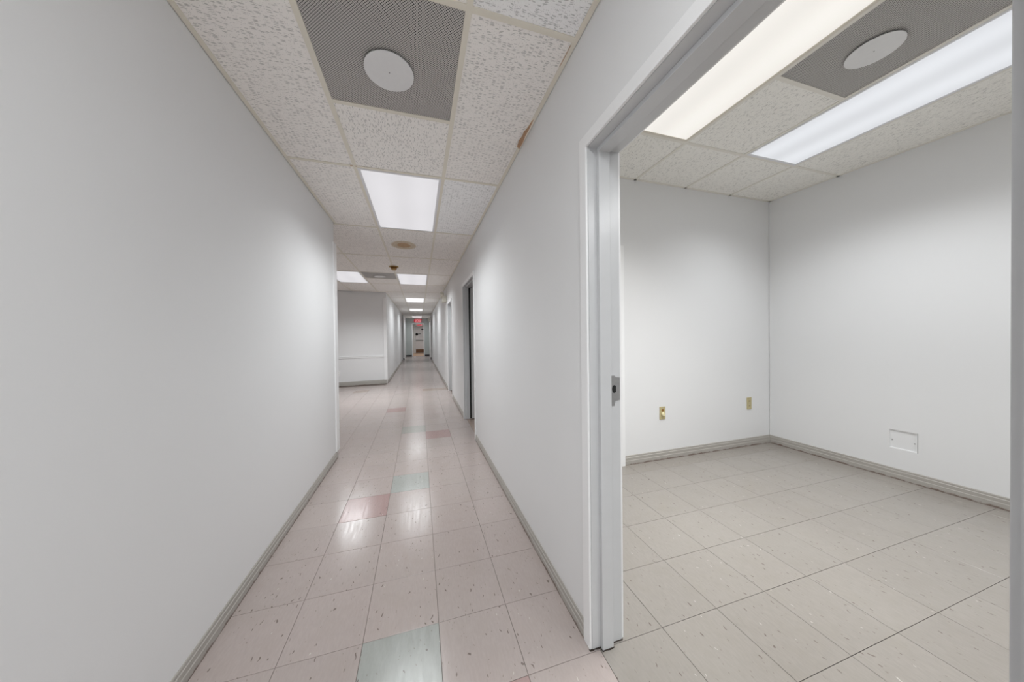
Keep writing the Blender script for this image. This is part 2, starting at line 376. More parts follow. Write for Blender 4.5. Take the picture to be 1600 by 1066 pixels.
def wall(name, axis, a0, a1, t0, t1, z0, z1, openings, mat, label, kind='structure', tilt=None):
    """one solid wall with door or recess openings (b0,b1,zlo,zhi). axis 'y': runs along y, thickness in x"""
    A = sorted({a0, a1, *[o[0] for o in openings], *[o[1] for o in openings]})
    Z = sorted({z0, z1, *[o[2] for o in openings], *[o[3] for o in openings]})
    full = lambda i, j: 0 <= i < len(A) - 1 and 0 <= j < len(Z) - 1 and not any(
        o[0] - 1e-6 <= A[i] and A[i + 1] <= o[1] + 1e-6 and o[2] - 1e-6 <= Z[j] and Z[j + 1] <= o[3] + 1e-6 for o in openings)
    base = ((t0 + t1) / 2, (a0 + a1) / 2, z0) if axis == 'y' else ((a0 + a1) / 2, (t0 + t1) / 2, z0)
    V, idx, Fc = [], {}, []
    def vx(a, t, z):
        k = (a, t, z)
        if k not in idx:
            p = Vector((t, a, z) if axis == 'y' else (a, t, z))
            idx[k] = len(V); V.append(tuple(p - Vector(base)))
        return idx[k]
    for i in range(len(A) - 1):
        for j in range(len(Z) - 1):
            if not full(i, j): continue
            a, b, c, d = A[i], A[i + 1], Z[j], Z[j + 1]
            Fc.append((vx(a, t0, c), vx(b, t0, c), vx(b, t0, d), vx(a, t0, d)))
            Fc.append((vx(a, t1, c), vx(a, t1, d), vx(b, t1, d), vx(b, t1, c)))
            if not full(i - 1, j): Fc.append((vx(a, t0, c), vx(a, t0, d), vx(a, t1, d), vx(a, t1, c)))
            if not full(i + 1, j): Fc.append((vx(b, t0, c), vx(b, t1, c), vx(b, t1, d), vx(b, t0, d)))
            if not full(i, j - 1): Fc.append((vx(a, t0, c), vx(a, t1, c), vx(b, t1, c), vx(b, t0, c)))
            if not full(i, j + 1): Fc.append((vx(a, t0, d), vx(b, t0, d), vx(b, t1, d), vx(a, t1, d)))
    o = link(name, V, Fc, mat, None, base)
    o['base'] = [float(c) for c in base]
    return tag(o, label, 'wall', kind)

def cylinder(name, cx, cy, cz, r, h, mat, parent=None, axis='z', r2=None, seg=32, bevel=0):
    r2 = r if r2 is None else r2
    V = []; ring = [(math.cos(2 * math.pi * i / seg), math.sin(2 * math.pi * i / seg)) for i in range(seg)]
    for rr, hh in ((r, 0), (r2, h)):
        for c, s in ring:
            V.append({'z': (rr * c, rr * s, hh), 'x': (hh, rr * c, rr * s), 'y': (rr * c, hh, rr * s)}[axis])
    Fc = [tuple(range(seg)), tuple(range(2 * seg - 1, seg - 1, -1))] + [(i, (i + 1) % seg, seg + (i + 1) % seg, seg + i) for i in range(seg)]
    b = Vector(parent['base']) if parent and 'base' in parent else Vector((0, 0, 0))
    o = link(name, V, Fc, mat, parent, Vector((cx, cy, cz)) - b)
    for p in o.data.polygons:
        if len(p.vertices) == 4: p.use_smooth = True
    return o

# ------------------------------------------------------------------ structure: walls
XL, XR, XR2 = -2.761, 2.112, 2.56         # corridor wall faces; office side of the right wall
YB = 7.90                                 # office back wall face
D1 = (0.508, 3.385, 6.53)                  # near doorway: y0, y1, head
D2 = (11.75, 14.75, 6.55)
D3 = (20.25, 22.95, 6.53)
YE = 66.0                                 # end wall
wall('wall_left', 'y', -8, 11.45, XL - 0.4, XL, 0, 9.2, [], m_wall, 'plain white wall along the left of the near corridor, ending at the side opening')
wall('wall_right', 'y', -8, 52.6, XR, XR2, 0, 9.2, [(D1[0] - 0.06, D1[1] + 0.06, 0, D1[2] + 0.06), (D2[0] - 0.06, D2[1] + 0.06, 0, D2[2] + 0.06), (D3[0] - 0.06, D3[1] + 0.06, 0, D3[2] + 0.06)],
     m_wall, 'long white wall with three doorways along the right of the corridor')
wall('wall_back', 'x', XR2, 13.6, YB, YB + 0.4, 0, 9.2, [(3.2, 5.97, 0, 6.78)], m_wall, 'white back wall of the empty office, with two ivory wall plates')
sl = math.atan2(0.30, 6.0)                # the office's right wall runs slightly out of square
PAN = (-3.40, -2.91, 0.835, 1.365)        # access panel recess, measured along the wall from its back corner
wr = wall('wall_office_right', 'y', -14.5, 0.0, 0, 0.4, 0, 9.2, [PAN], m_wall, 'white right wall of the empty office with a small access panel near the floor')
wr.location = Vector((12.57 + 0.2 * math.cos(sl) + 7.25 * math.sin(sl), YB - 7.25 * math.cos(sl) , 0)) * S
wr.rotation_euler = (0, 0, sl)
wall('wall_office_front', 'x', XR2, 13.6, -6.4, -6.0, 0, 9.2, [], m_wall, 'white office wall behind the doorway, out of view')
wall('wall_rear', 'x', XL - 0.4, XR2, -8.4, -8.0, 0, 9.2, [], m_wall, 'white wall closing the corridor behind the viewpoint')
# side lobby on the left
wall('wall_lobby_near', 'x', -15, XL - 0.4, 11.05, 11.45, 0, 9.2, [], m_wall, 'white lobby wall behind the near left corridor wall')
wall('wall_lobby_side', 'y', 11.05, 29, -15.4, -15, 0, 9.2, [], m_wall, 'white side wall at the far end of the lobby')
wl = prism('wall_lobby_back', [(-15.0, 27.0), (XL, 28.30), (XL, 28.75), (-15.0, 27.6)], 'xy', 0, 9.2, m_wall, base=(-8, 28, 0))
tag(wl, 'white lobby wall with a chair rail facing the viewer beyond the side opening', 'wall', 'structure')
wall('wall_corridor_left', 'y', 28.75, 52.6, XL - 0.45, XL, 0, 9.2, [], m_wall, 'white left wall of the far corridor beyond the lobby')
# cross passage and the far end
wall('wall_cross_left', 'y', 52.2, 57.6, -6.4, -6.0, 0, 9.2, [], m_wall, 'white wall at the left end of the unlit cross passage')
wall('wall_cross_right', 'y', 52.2, 57.6, 6.0, 6.4, 0, 9.2, [], m_wall, 'white wall at the right end of the unlit cross passage')
wall('wall_cross_near', 'x', XR2, 6.4, 52.2, 52.6, 0, 9.2, [], m_wall, 'near side wall of the cross passage right of the corridor')
wall('wall_cross_far', 'x', -6.4, XL - 0.4, 52.2, 52.6, 0, 9.2, [], m_wall, 'near side wall of the cross passage left of the corridor')
wall('wall_end_left', 'y', 56.6, YE, XL - 0.45, XL + 0.08, 0, 9.2, [], m_wall, 'short white left wall just before the corridor end')
wall('wall_end_right', 'y', 56.6, YE, XR - 0.02, XR2, 0, 9.2, [], m_wall, 'short white right wall just before the corridor end')
wall('wall_passage_left', 'x', -6.4, XL - 0.45, 57.2, 57.6, 0, 9.2, [], m_wall, 'far side wall of the cross passage, left of the corridor')
wall('wall_passage_right', 'x', XR2, 6.4, 57.2, 57.6, 0, 9.2, [], m_wall, 'far side wall of the cross passage, right of the corridor')
wall('wall_end', 'x', -6, 6, YE, YE + 0.4, 0, 9.2, [(-1.35, 0.98, 0, 6.85)], m_end, 'grey green wall at the corridor end with an open doorway')
wall('wall_vestibule_left', 'y', YE + 0.4, 78, -2.4, -2.0, 0, 9.2, [], m_end, 'grey left wall of the exit vestibule')
wall('wall_vestibule_right', 'y', YE + 0.4, 78, 1.6, 2.0, 0, 9.2, [], m_wall, 'white right wall of the exit vestibule')
wall('wall_vestibule_back', 'x', -2.4, 2.0, 78, 78.4, 0, 9.2, [(-0.9, 1.25, 0, 6.75)], m_wall, 'white wall around the exit door at the end of the vestibule')
# second office (seen only through the half hidden doorway)
wall('wall_second_office_side', 'y', 8.3, 19.5, 10, 10.4, 0, 9.2, [], m_wall, 'white far side wall of the second office')
wall('wall_second_office_back', 'x', XR2, 10.4, 19.5, 19.9, 0, 9.2, [], m_wall, 'white back wall of the second office')

# ------------------------------------------------------------------ floors: vinyl tiles, one foot square
GX, GY = 0.214, 3.36
def tile_mesh(name, mat, x0=-0.5, x1=0.5):
    g = 0.0028
    v, f = box_geo(x0 + g, x1 - g, -0.5 + g, 0.5 - g, -0.012, 0)
    me = bpy.data.meshes.new(name); me.from_pydata([tuple(c * S for c in p) for p in v], [], f); me.materials.append(mat)
    bm = bmesh.new(); bm.from_mesh(me)
    top = [e for e in bm.edges if all(abs(q.co.z) < 1e-6 for q in e.verts)]
    bmesh.ops.bevel(bm, geom=top, offset=0.002 * S, segments=1, affect='EDGES'); bm.to_mesh(me); bm.free()
    return me
TM = {k: tile_mesh('floor_tile', m) for k, m in (('pink', m_pink), ('beige', m_beige), ('green', m_green), ('pale', m_pale), ('red', m_red), ('tan', m_tan))}
SPECIAL = {(-1, 0): 'green', (-2, 4): 'red', (-1, 5): 'green', (0, 9): 'red', (-2, 14): 'red', (-1, 10): 'pale', (0, 20): 'tan', (1, 20): 'tan', (-5, 21): 'tan', (0, -1): 'red'}
TILE_LABEL = {'green': 'grey green tile', 'red': 'dusty red tile', 'pale': 'pale green grey tile', 'tan': 'tan pink tile'}

def sub_floor(name, x0, x1, y0, y1, label, mat=m_sub):
    o = box(name, x0, x1, y0, y1, -0.35, -0.012, mat, origin=((x0 + x1) / 2, (y0 + y1) / 2, 0))
    o['base'] = [(x0 + x1) / 2, (y0 + y1) / 2, 0.0]
    return tag(o, label, 'floor', 'structure')

def lay(parent, i, j, kind):
    o = bpy.data.objects.new('floor_tile', TM[kind]); C.objects.link(o); o.parent = parent
    o.location = (Vector((GX + i + 0.5, GY + j + 0.5, random.uniform(-0.0012, 0.0))) - Vector(parent['base'])) * S
    if kind in TILE_LABEL: o['label'] = TILE_LABEL[kind]

fl = sub_floor('floor', -15.4, 6.4, -8.4, YE + 0.2, 'pinkish grey vinyl tile floor of the corridor and lobby with scattered green and red tiles')
near, far = [], {}
for j in range(-12, 63):
    for i in range(-16, 2):
        y = GY + j
        if i < -3 and not (10.9 < y < 28.6): continue
        if i < -3 and y > 27.3 + 0.1 * (i + 3): continue
        vis = y > 1.6 and y < 28.5 and (i >= -3 or (y > 11.2 and (GX + i + 1) / (y + 1) > -0.245))
        (near.append((i, j)) if vis else far.setdefault('pink', []).append((i, j)))
for i, j in near[:300]: lay(fl, i, j, SPECIAL.get((i, j), 'pink'))
print('corridor tiles as parts', len(near))
def joined(parent, cells, mat, name):
    bs = Vector(parent['base'])
    o = many_boxes(name, [(GX + i + .0028 - bs.x, GX + i + .9972 - bs.x, GY + j + .0028 - bs.y, GY + j + .9972 - bs.y, -.012, -0.0006) for i, j in cells], mat, parent)
    o['kind'] = 'stuff'
joined(fl, far['pink'] + near[300:] + [(i, j) for i in range(-7, -3) for j in range(48, 54)] + [(i, j) for i in range(2, 6) for j in range(48, 54)], m_pink, 'distant_floor_tiles')

fo = sub_floor('floor', XR2 - 0.3, 13.9, -6.4, YB + 0.4, 'beige vinyl tile floor of the empty office')
n = 0
off = []
for j in range(-10, 5):
    for i in range(2, 14):
        x, y = GX + i, GY + j
        if y > -0.2 and not (x > 4 and y < 0.1 * x - 0.5): lay(fo, i, j, 'beige'); n += 1
        else: off.append((i, j))
joined(fo, off, m_beige, 'hidden_floor_tiles')
f2 = sub_floor('floor', XR2 - 0.3, 10.4, 8.3, 19.9, 'brownish vinyl floor of the second office behind the ajar door')
joined(f2, [(i, j) for i in range(2, 10) for j in range(5, 16)], m_tan, 'second_office_floor_tiles')
fv = box('floor', -2.4, 2.0, YE + 0.2, 78.4, -0.35, 0.0, m_tanfloor, origin=(0, 72, 0)); tag(fv, 'tan floor of the exit vestibule beyond the end doorway', 'floor', 'structure')

# ------------------------------------------------------------------ ceilings: lay-in tiles on a cream tee grid
TW = 0.078
def ceiling_tile(parent, x0, x1, y0, y1, z, mat, label=None, slip=0.012):
    o = box('ceiling_tile', x0 + 0.012, x1 - 0.012, y0 + slip, y1 - 0.012, z - 0.006, z + 0.05, mat, parent, 0, ((x0 + x1) / 2, (y0 + y1) / 2, z))
    if label: o['label'] = label
    return o
def tee(parent, x0, x1, y0, y1, z, mat, name='grid_tee'):
    return box(name, x0, x1, y0, y1, z - 0.018, z - 0.008, mat, parent)
def slab(name, x0, x1, y0, y1, z, label):
    base = ((x0 + x1) / 2, (y0 + y1) / 2, z)
    o = box(name, x0, x1, y0, y1, z + 0.6, z + 0.75, m_void, None, 0, base); o['base'] = [float(c) for c in base]
    return tag(o, label, 'ceiling', 'structure')

ce = slab('ceiling', XL - 0.4, XR2 - 0.1, -8.4, 78.4, ZC, 'fissured white lay-in tile ceiling on a cream grid over the corridor and lobby')
v_, f_ = box_geo(-15.4 - ce['base'][0], XL - 0.41 - ce['base'][0], 11.05 - ce['base'][1], 29 - ce['base'][1], 0.6, 0.75)
link('ceiling_void', v_, f_, m_void, ce)
xs = [XL, CX, CX + 2, XR]
light_rows = {-2, 1, 4, 7, 10, 14}
diff = {0}                                # corridor diffuser: first half of row 0
for k in range(-3, 16):
    y0, y1 = CY + 4 * k, CY + 4 * k + 4
    lob = 2 <= k <= 6
    # side columns
    for a, b, side in ((XL, CX, 'l'), (CX + 2, XR, 'r')):
        if side == 'l' and lob: a = CX - 2
        mt = m_ceilw if (side == 'r' and k in (-1, 1)) else m_ceilx
        if k == 15: mt = m_ceilx
        if side == 'l' and k == 4:        # lobby diffuser takes the first half of this cell
            ceiling_tile(ce, a, b, y0 + 2, y1, ZC, m_ceilx)
            tee(ce, a, b, y0 + 2 - TW / 2, y0 + 2 + TW / 2, ZC, m_tee)
            continue
        ceiling_tile(ce, a, b, max(y0, -8) if k < 0 else y0, min(y1, YE), ZC, mt, None, {('l', 1): 0.052, ('l', 2): 0.056, ('l', 3): 0.05, ('r', 1): 0.045, ('r', 0): 0.05}.get((side, k), 0.012))
    # middle column
    if k == 0:
        ceiling_tile(ce, CX, CX + 2, y0 + 2, y1, ZC, m_ceily)
        tee(ce, CX + TW / 2, CX + 2 - TW / 2, y0 + 2 - TW / 2, y0 + 2 + TW / 2, ZC, m_tee)
    elif k == 2: ceiling_tile(ce, CX, CX + 2, y0, y1, ZC, m_ceils, 'ceiling tile with a round brown water stain')
    elif k not in light_rows: ceiling_tile(ce, CX, CX + 2, y0, min(y1, YE), ZC, m_ceily)
    # lobby columns
    if lob:
        for c in range(1, 7):
            a = CX - 2 - 2 * c
            yy1 = min(y1, 27.0 + 0.1 * (a + 15) + .1) if k == 6 else y1
            if not (c == 1 and k == 4) and yy1 > y0 + .1: ceiling_tile(ce, a, a + 2, max(y0, 11.45), yy1, ZC, m_ceilx)
    # cross tees
    for a, b in ((XL + TW if not (2 <= k <= 6) else CX - 14, CX - TW / 2), (CX + TW / 2, CX + 2 - TW / 2), (CX + 2 + TW / 2, XR - TW)):
        tee(ce, a, b, y0 - TW / 2, y0 + TW / 2, ZC, m_tee)
for x in (CX, CX + 2): tee(ce, x - TW / 2, x + TW / 2, -8, YE, ZC, m_tee, 'main_runner')
for c in range(1, 7): tee(ce, CX - 2 * c - TW / 2, CX - 2 * c + TW / 2, 11.45, 27.9 - 0.2 * (c - 1), ZC, m_tee, 'main_runner')
tee(ce, XL + .009, XL + TW, -8, 11.45, ZC, m_tee, 'wall_angle'); tee(ce, XR - TW, XR - .007, -8, YE, ZC, m_tee, 'wall_angle'); tee(ce, XL, XL + TW, 28.75, YE, ZC, m_tee, 'wall_angle')
def rust(pts, label):
    o = prism('rust_patch', pts, 'xy', ZC - 0.0205, ZC - 0.0185, m_rust, ce); o['label'] = label
rust([(XR - .03, 5.98), (XR - .10, 5.90), (XR - .125, 5.72), (XR - .105, 5.56), (XR - .115, 5.45), (XR - .085, 5.33), (XR - .07, 5.15), (XR - .05, 5.08), (XR - .04, 5.35), (XR - .045, 5.55), (XR - .025, 5.75)], 'brown rust stain')
rust([(XR - .082, 3.66), (XR - .072, 3.66), (XR - .070, 3.85), (XR - .074, 3.98), (XR - .084, 3.99), (XR - .080, 3.80)], 'thin rust stain')
for x in (CX - .06, CX + .03): box('rust_patch', x - 0.03, x + 0.02, CY + 3.965, CY + 3.99, ZC - 0.0205, ZC - 0.017, m_rust, ce)['label'] = 'tiny rust mark'
many_boxes('cross_passage_panel', [(-6.4 - ce['base'][0], XL - ce['base'][0], 52.6 - ce['base'][1], 57.6 - ce['base'][1], 0, .05), (XR - ce['base'][0], 6.4 - ce['base'][0], 52.6 - ce['base'][1], 57.6 - ce['base'][1], 0, .05), (-2.4 - ce['base'][0], 2 - ce['base'][0], YE + .4 - ce['base'][1], 78.4 - ce['base'][1], 0, .05)], m_ceilx, ce)['kind'] = 'stuff'

co = slab('ceiling', XR2, 13.9, -6.4, YB + 0.4, ZR, 'fissured tile ceiling of the empty office with two long lights')
cols = [XR2, RX - 4, RX - 2, RX, RX + 2, RX + 4, 13.5]
for c in range(6):
    a, b = cols[c], cols[c + 1]
    for y0, y1 in ((RY, YB), (RY - 4, RY), (RY - 8, RY - 4), (-6.2, RY - 8)):
        if y0 == RY - 4 and c in (2, 4) or y1 == RY - 8 and c == 3: continue
        if y0 == RY - 4 and c == 3:
            ceiling_tile(co, a, b, RY - 2, RY, ZR, m_ceilr); continue
        ceiling_tile(co, a, b, y0, y1, ZR, m_ceilr)
        if c: pass
    for y in (RY, RY - 4, RY - 8): tee(co, a + (TW / 2 if c else 0), b - (TW / 2 if c < 5 else 0), y - TW / 2, y + TW / 2, ZR, m_teer)
    if c: tee(co, a - TW / 2, a + TW / 2, -6.2, YB, ZR, m_teer, 'main_runner')
tee(co, RX + TW / 2, RX + 2 - TW / 2, RY - 2 - TW / 2, RY - 2 + TW / 2, ZR, m_teer)
tee(co, XR2, 12.6, YB - TW, YB, ZR, m_teer, 'wall_angle')
wa = tee(co, -TW, 0, -14.2, 0, ZR, m_teer, 'wall_angle')
wa.location = (Vector((12.57 + 7.1 * math.sin(sl) - TW / 2, YB - 7.1 * math.cos(sl), ZR - 0.018)) - Vector(co['base'])) * S
wa.rotation_euler = (0, 0, sl)
c2 = slab('ceiling', XR2, 10.4, 8.3, 19.9, ZC, 'ceiling of the second office')
box('ceiling_panel', XR2, 10, 8.3, 19.5, ZC, ZC + 0.05, m_ceilx, c2)

# ------------------------------------------------------------------ light fixtures
def troffer(x0, x1, y0, y1, z, lens_mat, frame_mat, label, group):
    base = ((x0 + x1) / 2, (y0 + y1) / 2, z)
    t = thing('ceiling_light', base, label, 'light', None, group)
    e = TW / 2; a0, a1, b0, b1 = x0 + e, x1 - e, y0 + e, y1 - e
    fwid = 0.062
    outs = [(a0, b0), (a1, b0), (a1, b1), (a0, b1)]; inn = [(a0 + fwid, b0 + fwid), (a1 - fwid, b0 + fwid), (a1 - fwid, b1 - fwid), (a0 + fwid, b1 - fwid)]
    V = []
    for zz in (-0.024, 0.012):
        V += [(p[0] - base[0], p[1] - base[1], zz) for p in outs + inn]
    Fc = []
    for i in range(4):
        k = (i + 1) % 4
        Fc += [(i, k, 4 + k, 4 + i), (8 + i, 12 + i, 12 + k, 8 + k), (i, 8 + i, 8 + k, k), (4 + i, 4 + k, 12 + k, 12 + i)]
    link('frame', V, Fc, frame_mat, t)
    box('lens', a0 + fwid - .01, a1 - fwid + .01, b0 + fwid - .01, b1 - fwid + .01, z - 0.012, z + 0.002, lens_mat, t, 0, base)
    box('housing', a0, a1, b0, b1, z + 0.013, z + 0.4, m_fix, t)
    return t
G1 = 'ceiling lights'
L = light_row
troffer(CX, CX + 2, L(-2), L(-1), ZC, m_lens, m_fix, 'white corridor ceiling light added out of view behind the viewpoint to brighten the near walls', G1)
troffer(CX, CX + 2, L(1), L(2), ZC, m_lens, m_fix, 'large white framed light panel nearest in the corridor ceiling, beyond the perforated diffuser', G1)
troffer(CX, CX + 2, L(4), L(5), ZC, m_lens, m_fix, 'light panel just past the yellowed smoke detector in the corridor ceiling', G1)
troffer(CX - 4, CX - 2, L(4), L(5), ZC, m_lens, m_fix, 'light panel in the lobby ceiling, partly hidden by the left wall end', G1)
troffer(CX, CX + 2, L(7), L(8), ZC, m_lens_far, m_fix, 'third corridor light panel from the perforated diffuser', G1)
troffer(CX, CX + 2, L(10), L(11), ZC, m_lens_far, m_fix, 'fourth corridor light panel from the perforated diffuser', G1)
troffer(CX, CX + 2, L(14), L(15), ZC, m_lens_far, m_fix, 'most distant corridor light panel, right above the exit sign', G1)
troffer(RX - 2, RX, RY - 4, RY, ZR, m_lens_warm, m_fixc, 'warm white office light panel with cream frame nearest the doorway', G1)
troffer(RX + 2, RX + 4, RY - 4, RY, ZR, m_lens_cool, m_fix, 'cool white office light panel nearest the right office wall', G1)

troffer(RX, RX + 2, RY - 12, RY - 8, ZR, m_lens, m_fix, 'office light panel added out of view towards the front wall to brighten the back wall', G1)

# ------------------------------------------------------------------ perforated air diffusers
def air_diffuser(x0, y0, z, label, plate_dx=0.0):
    base = (x0 + 1, y0 + 1, z)
    t = thing('air_diffuser', base, label, 'diffuser', None, 'perforated air diffusers')
    e = TW / 2
    V = [(-1 + e, -1 + e, -0.006), (1 - e, -1 + e, -0.006), (1 - e, 1 - e, -0.006), (-1 + e, 1 - e, -0.006)]
    V += [(v[0], v[1], -0.003) for v in V]
    f = [(0, 3, 2, 1), (4, 5, 6, 7), (0, 1, 5, 4), (1, 2, 6, 5), (2, 3, 7, 6), (3, 0, 4, 7)]
    link('perforated_face', V, f, m_perf, t)
    # open-bottomed dark box behind the face
    v, f = box_geo(-1 + e, 1 - e, -1 + e, 1 - e, 0.0, 0.04)
    link('plenum_box', v, f[1:], m_void, t)
    cylinder('round_plate', base[0] + plate_dx, base[1] + 0.15, z - 0.045, 0.345, 0.012, m_plate, t, seg=64)
    cylinder('plate_stem', base[0] + plate_dx, base[1] + 0.15, z - 0.033, 0.05, 0.03, m_steel, t, seg=16)
    cylinder('screw', base[0] + plate_dx, base[1] + 0.15, z - 0.049, 0.009, 0.004, m_steel, t, seg=10)
    return t
air_diffuser(CX, CY, ZC, 'perforated grey air diffuser with a round white plate overhead in the corridor')
air_diffuser(CX - 2, CY + 16, ZC, 'small looking air diffuser between the lobby light and the corridor light')
air_diffuser(RX, RY - 4, ZR, 'perforated grey air diffuser with a round plate between the two office lights')

# ------------------------------------------------------------------ baseboards and trim
PROF = [(0, 0), (0.034, 0), (0.034, 0.105), (0.026, 0.118), (0.026, 0.185), (0.016, 0.196), (0.016, 0.228), (0.008, 0.245), (0, 0.245)]
def baseboard(name, ax, wallpos, sgn, s0, s1, label, h=1.0, mat=None):
    """profile swept along a straight run: ax 'y' (against a wall at x=wallpos) or 'x' (wall at y=wallpos); sgn: direction into the room"""
    V = []; n = len(PROF)
    mid = (s0 + s1) / 2
    for s in (s0, s1):
        for d, z in PROF:
            V.append((sgn * d, s - mid, z * h) if ax == 'y' else (s - mid, sgn * d, z * h))
    Fc = [tuple(range(n)), tuple(range(2 * n - 1, n - 1, -1))] + [(i, (i + 1) % n, n + (i + 1) % n, n + i) for i in range(n)]
    o = link(name, V, Fc, mat or m_base, None, (wallpos, mid, 0) if ax == 'y' else (mid, wallpos, 0))
    return tag(o, label, 'baseboard', 'structure')
CW = 0.155                                # casing width
baseboard('baseboard_left', 'y', XL, 1, -8, 11.45, 'grey scuffed baseboard along the near left wall')
baseboard('baseboard_right', 'y', XR, -1, D1[1] + CW + .005, D2[0] - CW - .005, 'grey baseboard with a dirty brown foot between the office doorway and the next door')
baseboard('baseboard_right', 'y', XR, -1, D2[1] + CW, D3[0] - CW, 'grey baseboard between the second and third doors on the right')
baseboard('baseboard_right', 'y', XR, -1, D3[1] + CW, 52.6, 'grey baseboard on the far right corridor wall')
baseboard('baseboard_right', 'y', XR, -1, -8, D1[0] - CW, 'grey baseboard on the right wall behind the viewpoint')
baseboard('baseboard_corridor_left', 'y', XL, 1, 28.75, 52.6, 'grey baseboard along the far left corridor wall')
baseboard('baseboard_back', 'x', YB, -1, 6.13, 12.57, 'grey baseboard along the office back wall', 1.2)
br = baseboard('baseboard_office_right', 'y', 0, -1, -14.2, 0, 'grey baseboard along the right office wall', 1.2)
br.location = Vector((12.57 + 7.1 * math.sin(sl), YB - 7.1 * math.cos(sl), 0)) * S; br.rotation_euler = (0, 0, sl)
for k, s in enumerate((-2.05, -3.25)):
    pass
lobang = math.atan2(1.30, 12.24)
bl = baseboard('baseboard_lobby', 'x', 0, -1, -12.3, 0, 'grey baseboard under the chair rail wall in the lobby', 1.5)
bl.location = Vector((XL - 6.15 * math.cos(lobang), 28.30 - 6.15 * math.sin(lobang), 0)) * S; bl.rotation_euler = (0, 0, lobang)
baseboard('baseboard_end', 'x', YE, -1, XL + .08, -1.5, 'black vinyl base left of the end doorway', 1.2, m_base_dark)
baseboard('baseboard_end', 'x', YE, -1, 1.13, XR - .02, 'black vinyl base right of the end doorway', 1.2, m_base_dark)
for x, lab in ((XL + .1, 'left'), (XR - 0.04, 'right')):
    o = box('trim_5', x - .10, x + .06, 56.56, 56.6, 0, 0.35, m_base_dark); tag(o, 'black base cap at the %s edge of the cross passage' % lab, 'trim', 'structure')

o = prism('trim_1', [(XL - 0.06, 11.66), (XL - 0.06, 11.452), (XL + 0.001, 11.452), (XL + 0.001, 11.30), (XL + 0.035, 11.31), (XL + 0.035, 11.66)], 'xy', 0.24, 7.36, m_trim, base=(XL, 11.5, 0.24))
tag(o, 'tall white wooden corner strip on the end of the near left wall', 'trim', 'structure')
def lobby_strip(name, s0, s1, z0, z1, d, label, mat=m_trim):
    o = box(name, s0, s1, -d, 0, z0, z1, mat, None, 0.006, (0, 0, z0))
    o.location = Vector((XL, 28.30, z0)) * S; o.rotation_euler = (0, 0, lobang)
    return tag(o, label, 'trim', 'structure')
lobby_strip('trim_2', -0.24, 0.03, 0.35, 7.6, 0.05, 'white corner strip on the right edge of the lobby wall')
cr_ = lobby_strip('trim_3', -12.2, -0.25, 2.35, 2.46, 0.05, 'white chair rail across the lobby wall')
lobby_strip('trim_4', -12.2, -0.25, 2.47, 2.52, 0.075, 'thin cap strip along the top of the chair rail')

# ------------------------------------------------------------------ doors
def door_frame(name, D, label, stop_x=(2.235, 2.40), leaf=None, reb=0.055):
    y0, y1, zt = D
    t = thing(name, (XR, (y0 + y1) / 2, 0), label, 'door', 'structure')
    uframe('casing', 'yz', y0 - 0.014, y1 + 0.004, zt + 0.004, CW, XR - 0.034, XR - 0.001, m_trim, t, 0.0, 0.006)
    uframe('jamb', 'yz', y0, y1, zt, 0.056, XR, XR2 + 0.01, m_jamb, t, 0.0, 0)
    uframe('door_stop', 'yz', y0 + 0.055, y1 - 0.055, zt - 0.055, 0.054, stop_x[0], stop_x[1], m_jamb, t, 0.005, 0.004)
    uframe('office_casing', 'yz', y0 - 0.02, y1 + 0.02, zt + 0.02, CW, XR2 + 0.011, XR2 + 0.05, m_trim, t, 0.0, 0.004)
    return t
d1 = door_frame('door_1', D1, 'white painted frame of the open doorway into the empty office')
sy = D1[1]                                                   # far jamb face
px0, px1 = 2.405, 2.565
outl = [(px0, 3.17), (px0 + .075, 3.17), (px0 + .085, 3.235), (px1, 3.245), (px1, 3.545), (px0 + .09, 3.555), (px0 + .08, 3.575), (px0, 3.575)]
sp_ = prism('strike_plate', outl, 'xz', sy - 0.006, sy + 0.001, m_steel, d1); sp_['label'] = 'bare metal strike plate'
cx_, cz_ = px0 + 0.070, 3.395
hole = [(cx_ + 0.028 * (1 if abs(math.cos(a)) > .5 and math.cos(a) > 0 else math.cos(a) * 1.2), cz_ + 0.052 * math.sin(a)) for a in [i * math.pi / 8 for i in range(16)]]
ho = prism('latch_hole', hole, 'xz', sy - 0.0075, sy - 0.006, m_black, None, 0, (0, 0, 0))
ho.parent = sp_
ho.location = -(Vector(d1['base'])) * S
for z in (3.55, 3.205):
    s = cylinder('screw', px0 + .04, sy - 0.0085, z, 0.012, 0.003, m_steel, None, 'y', seg=12); s.parent = sp_; s.location = (Vector((px0 + .04, sy - 0.0085, z)) - Vector(d1['base'])) * S
ym_ = (D1[0] + D1[1]) / 2
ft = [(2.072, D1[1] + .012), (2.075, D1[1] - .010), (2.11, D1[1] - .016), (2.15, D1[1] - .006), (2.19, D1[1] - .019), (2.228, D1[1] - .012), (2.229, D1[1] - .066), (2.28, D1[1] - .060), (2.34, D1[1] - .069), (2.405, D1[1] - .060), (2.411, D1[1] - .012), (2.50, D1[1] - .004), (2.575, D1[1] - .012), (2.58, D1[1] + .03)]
wf = prism('foot_shadow_line', ft, 'xy', 0.0002, 0.010, m_foot_shadow, d1); wf['label'] = 'irregular dark strip painted as the shadow line under the frame foot'  # thin dark strip painting in the shadow line below the jamb and casing

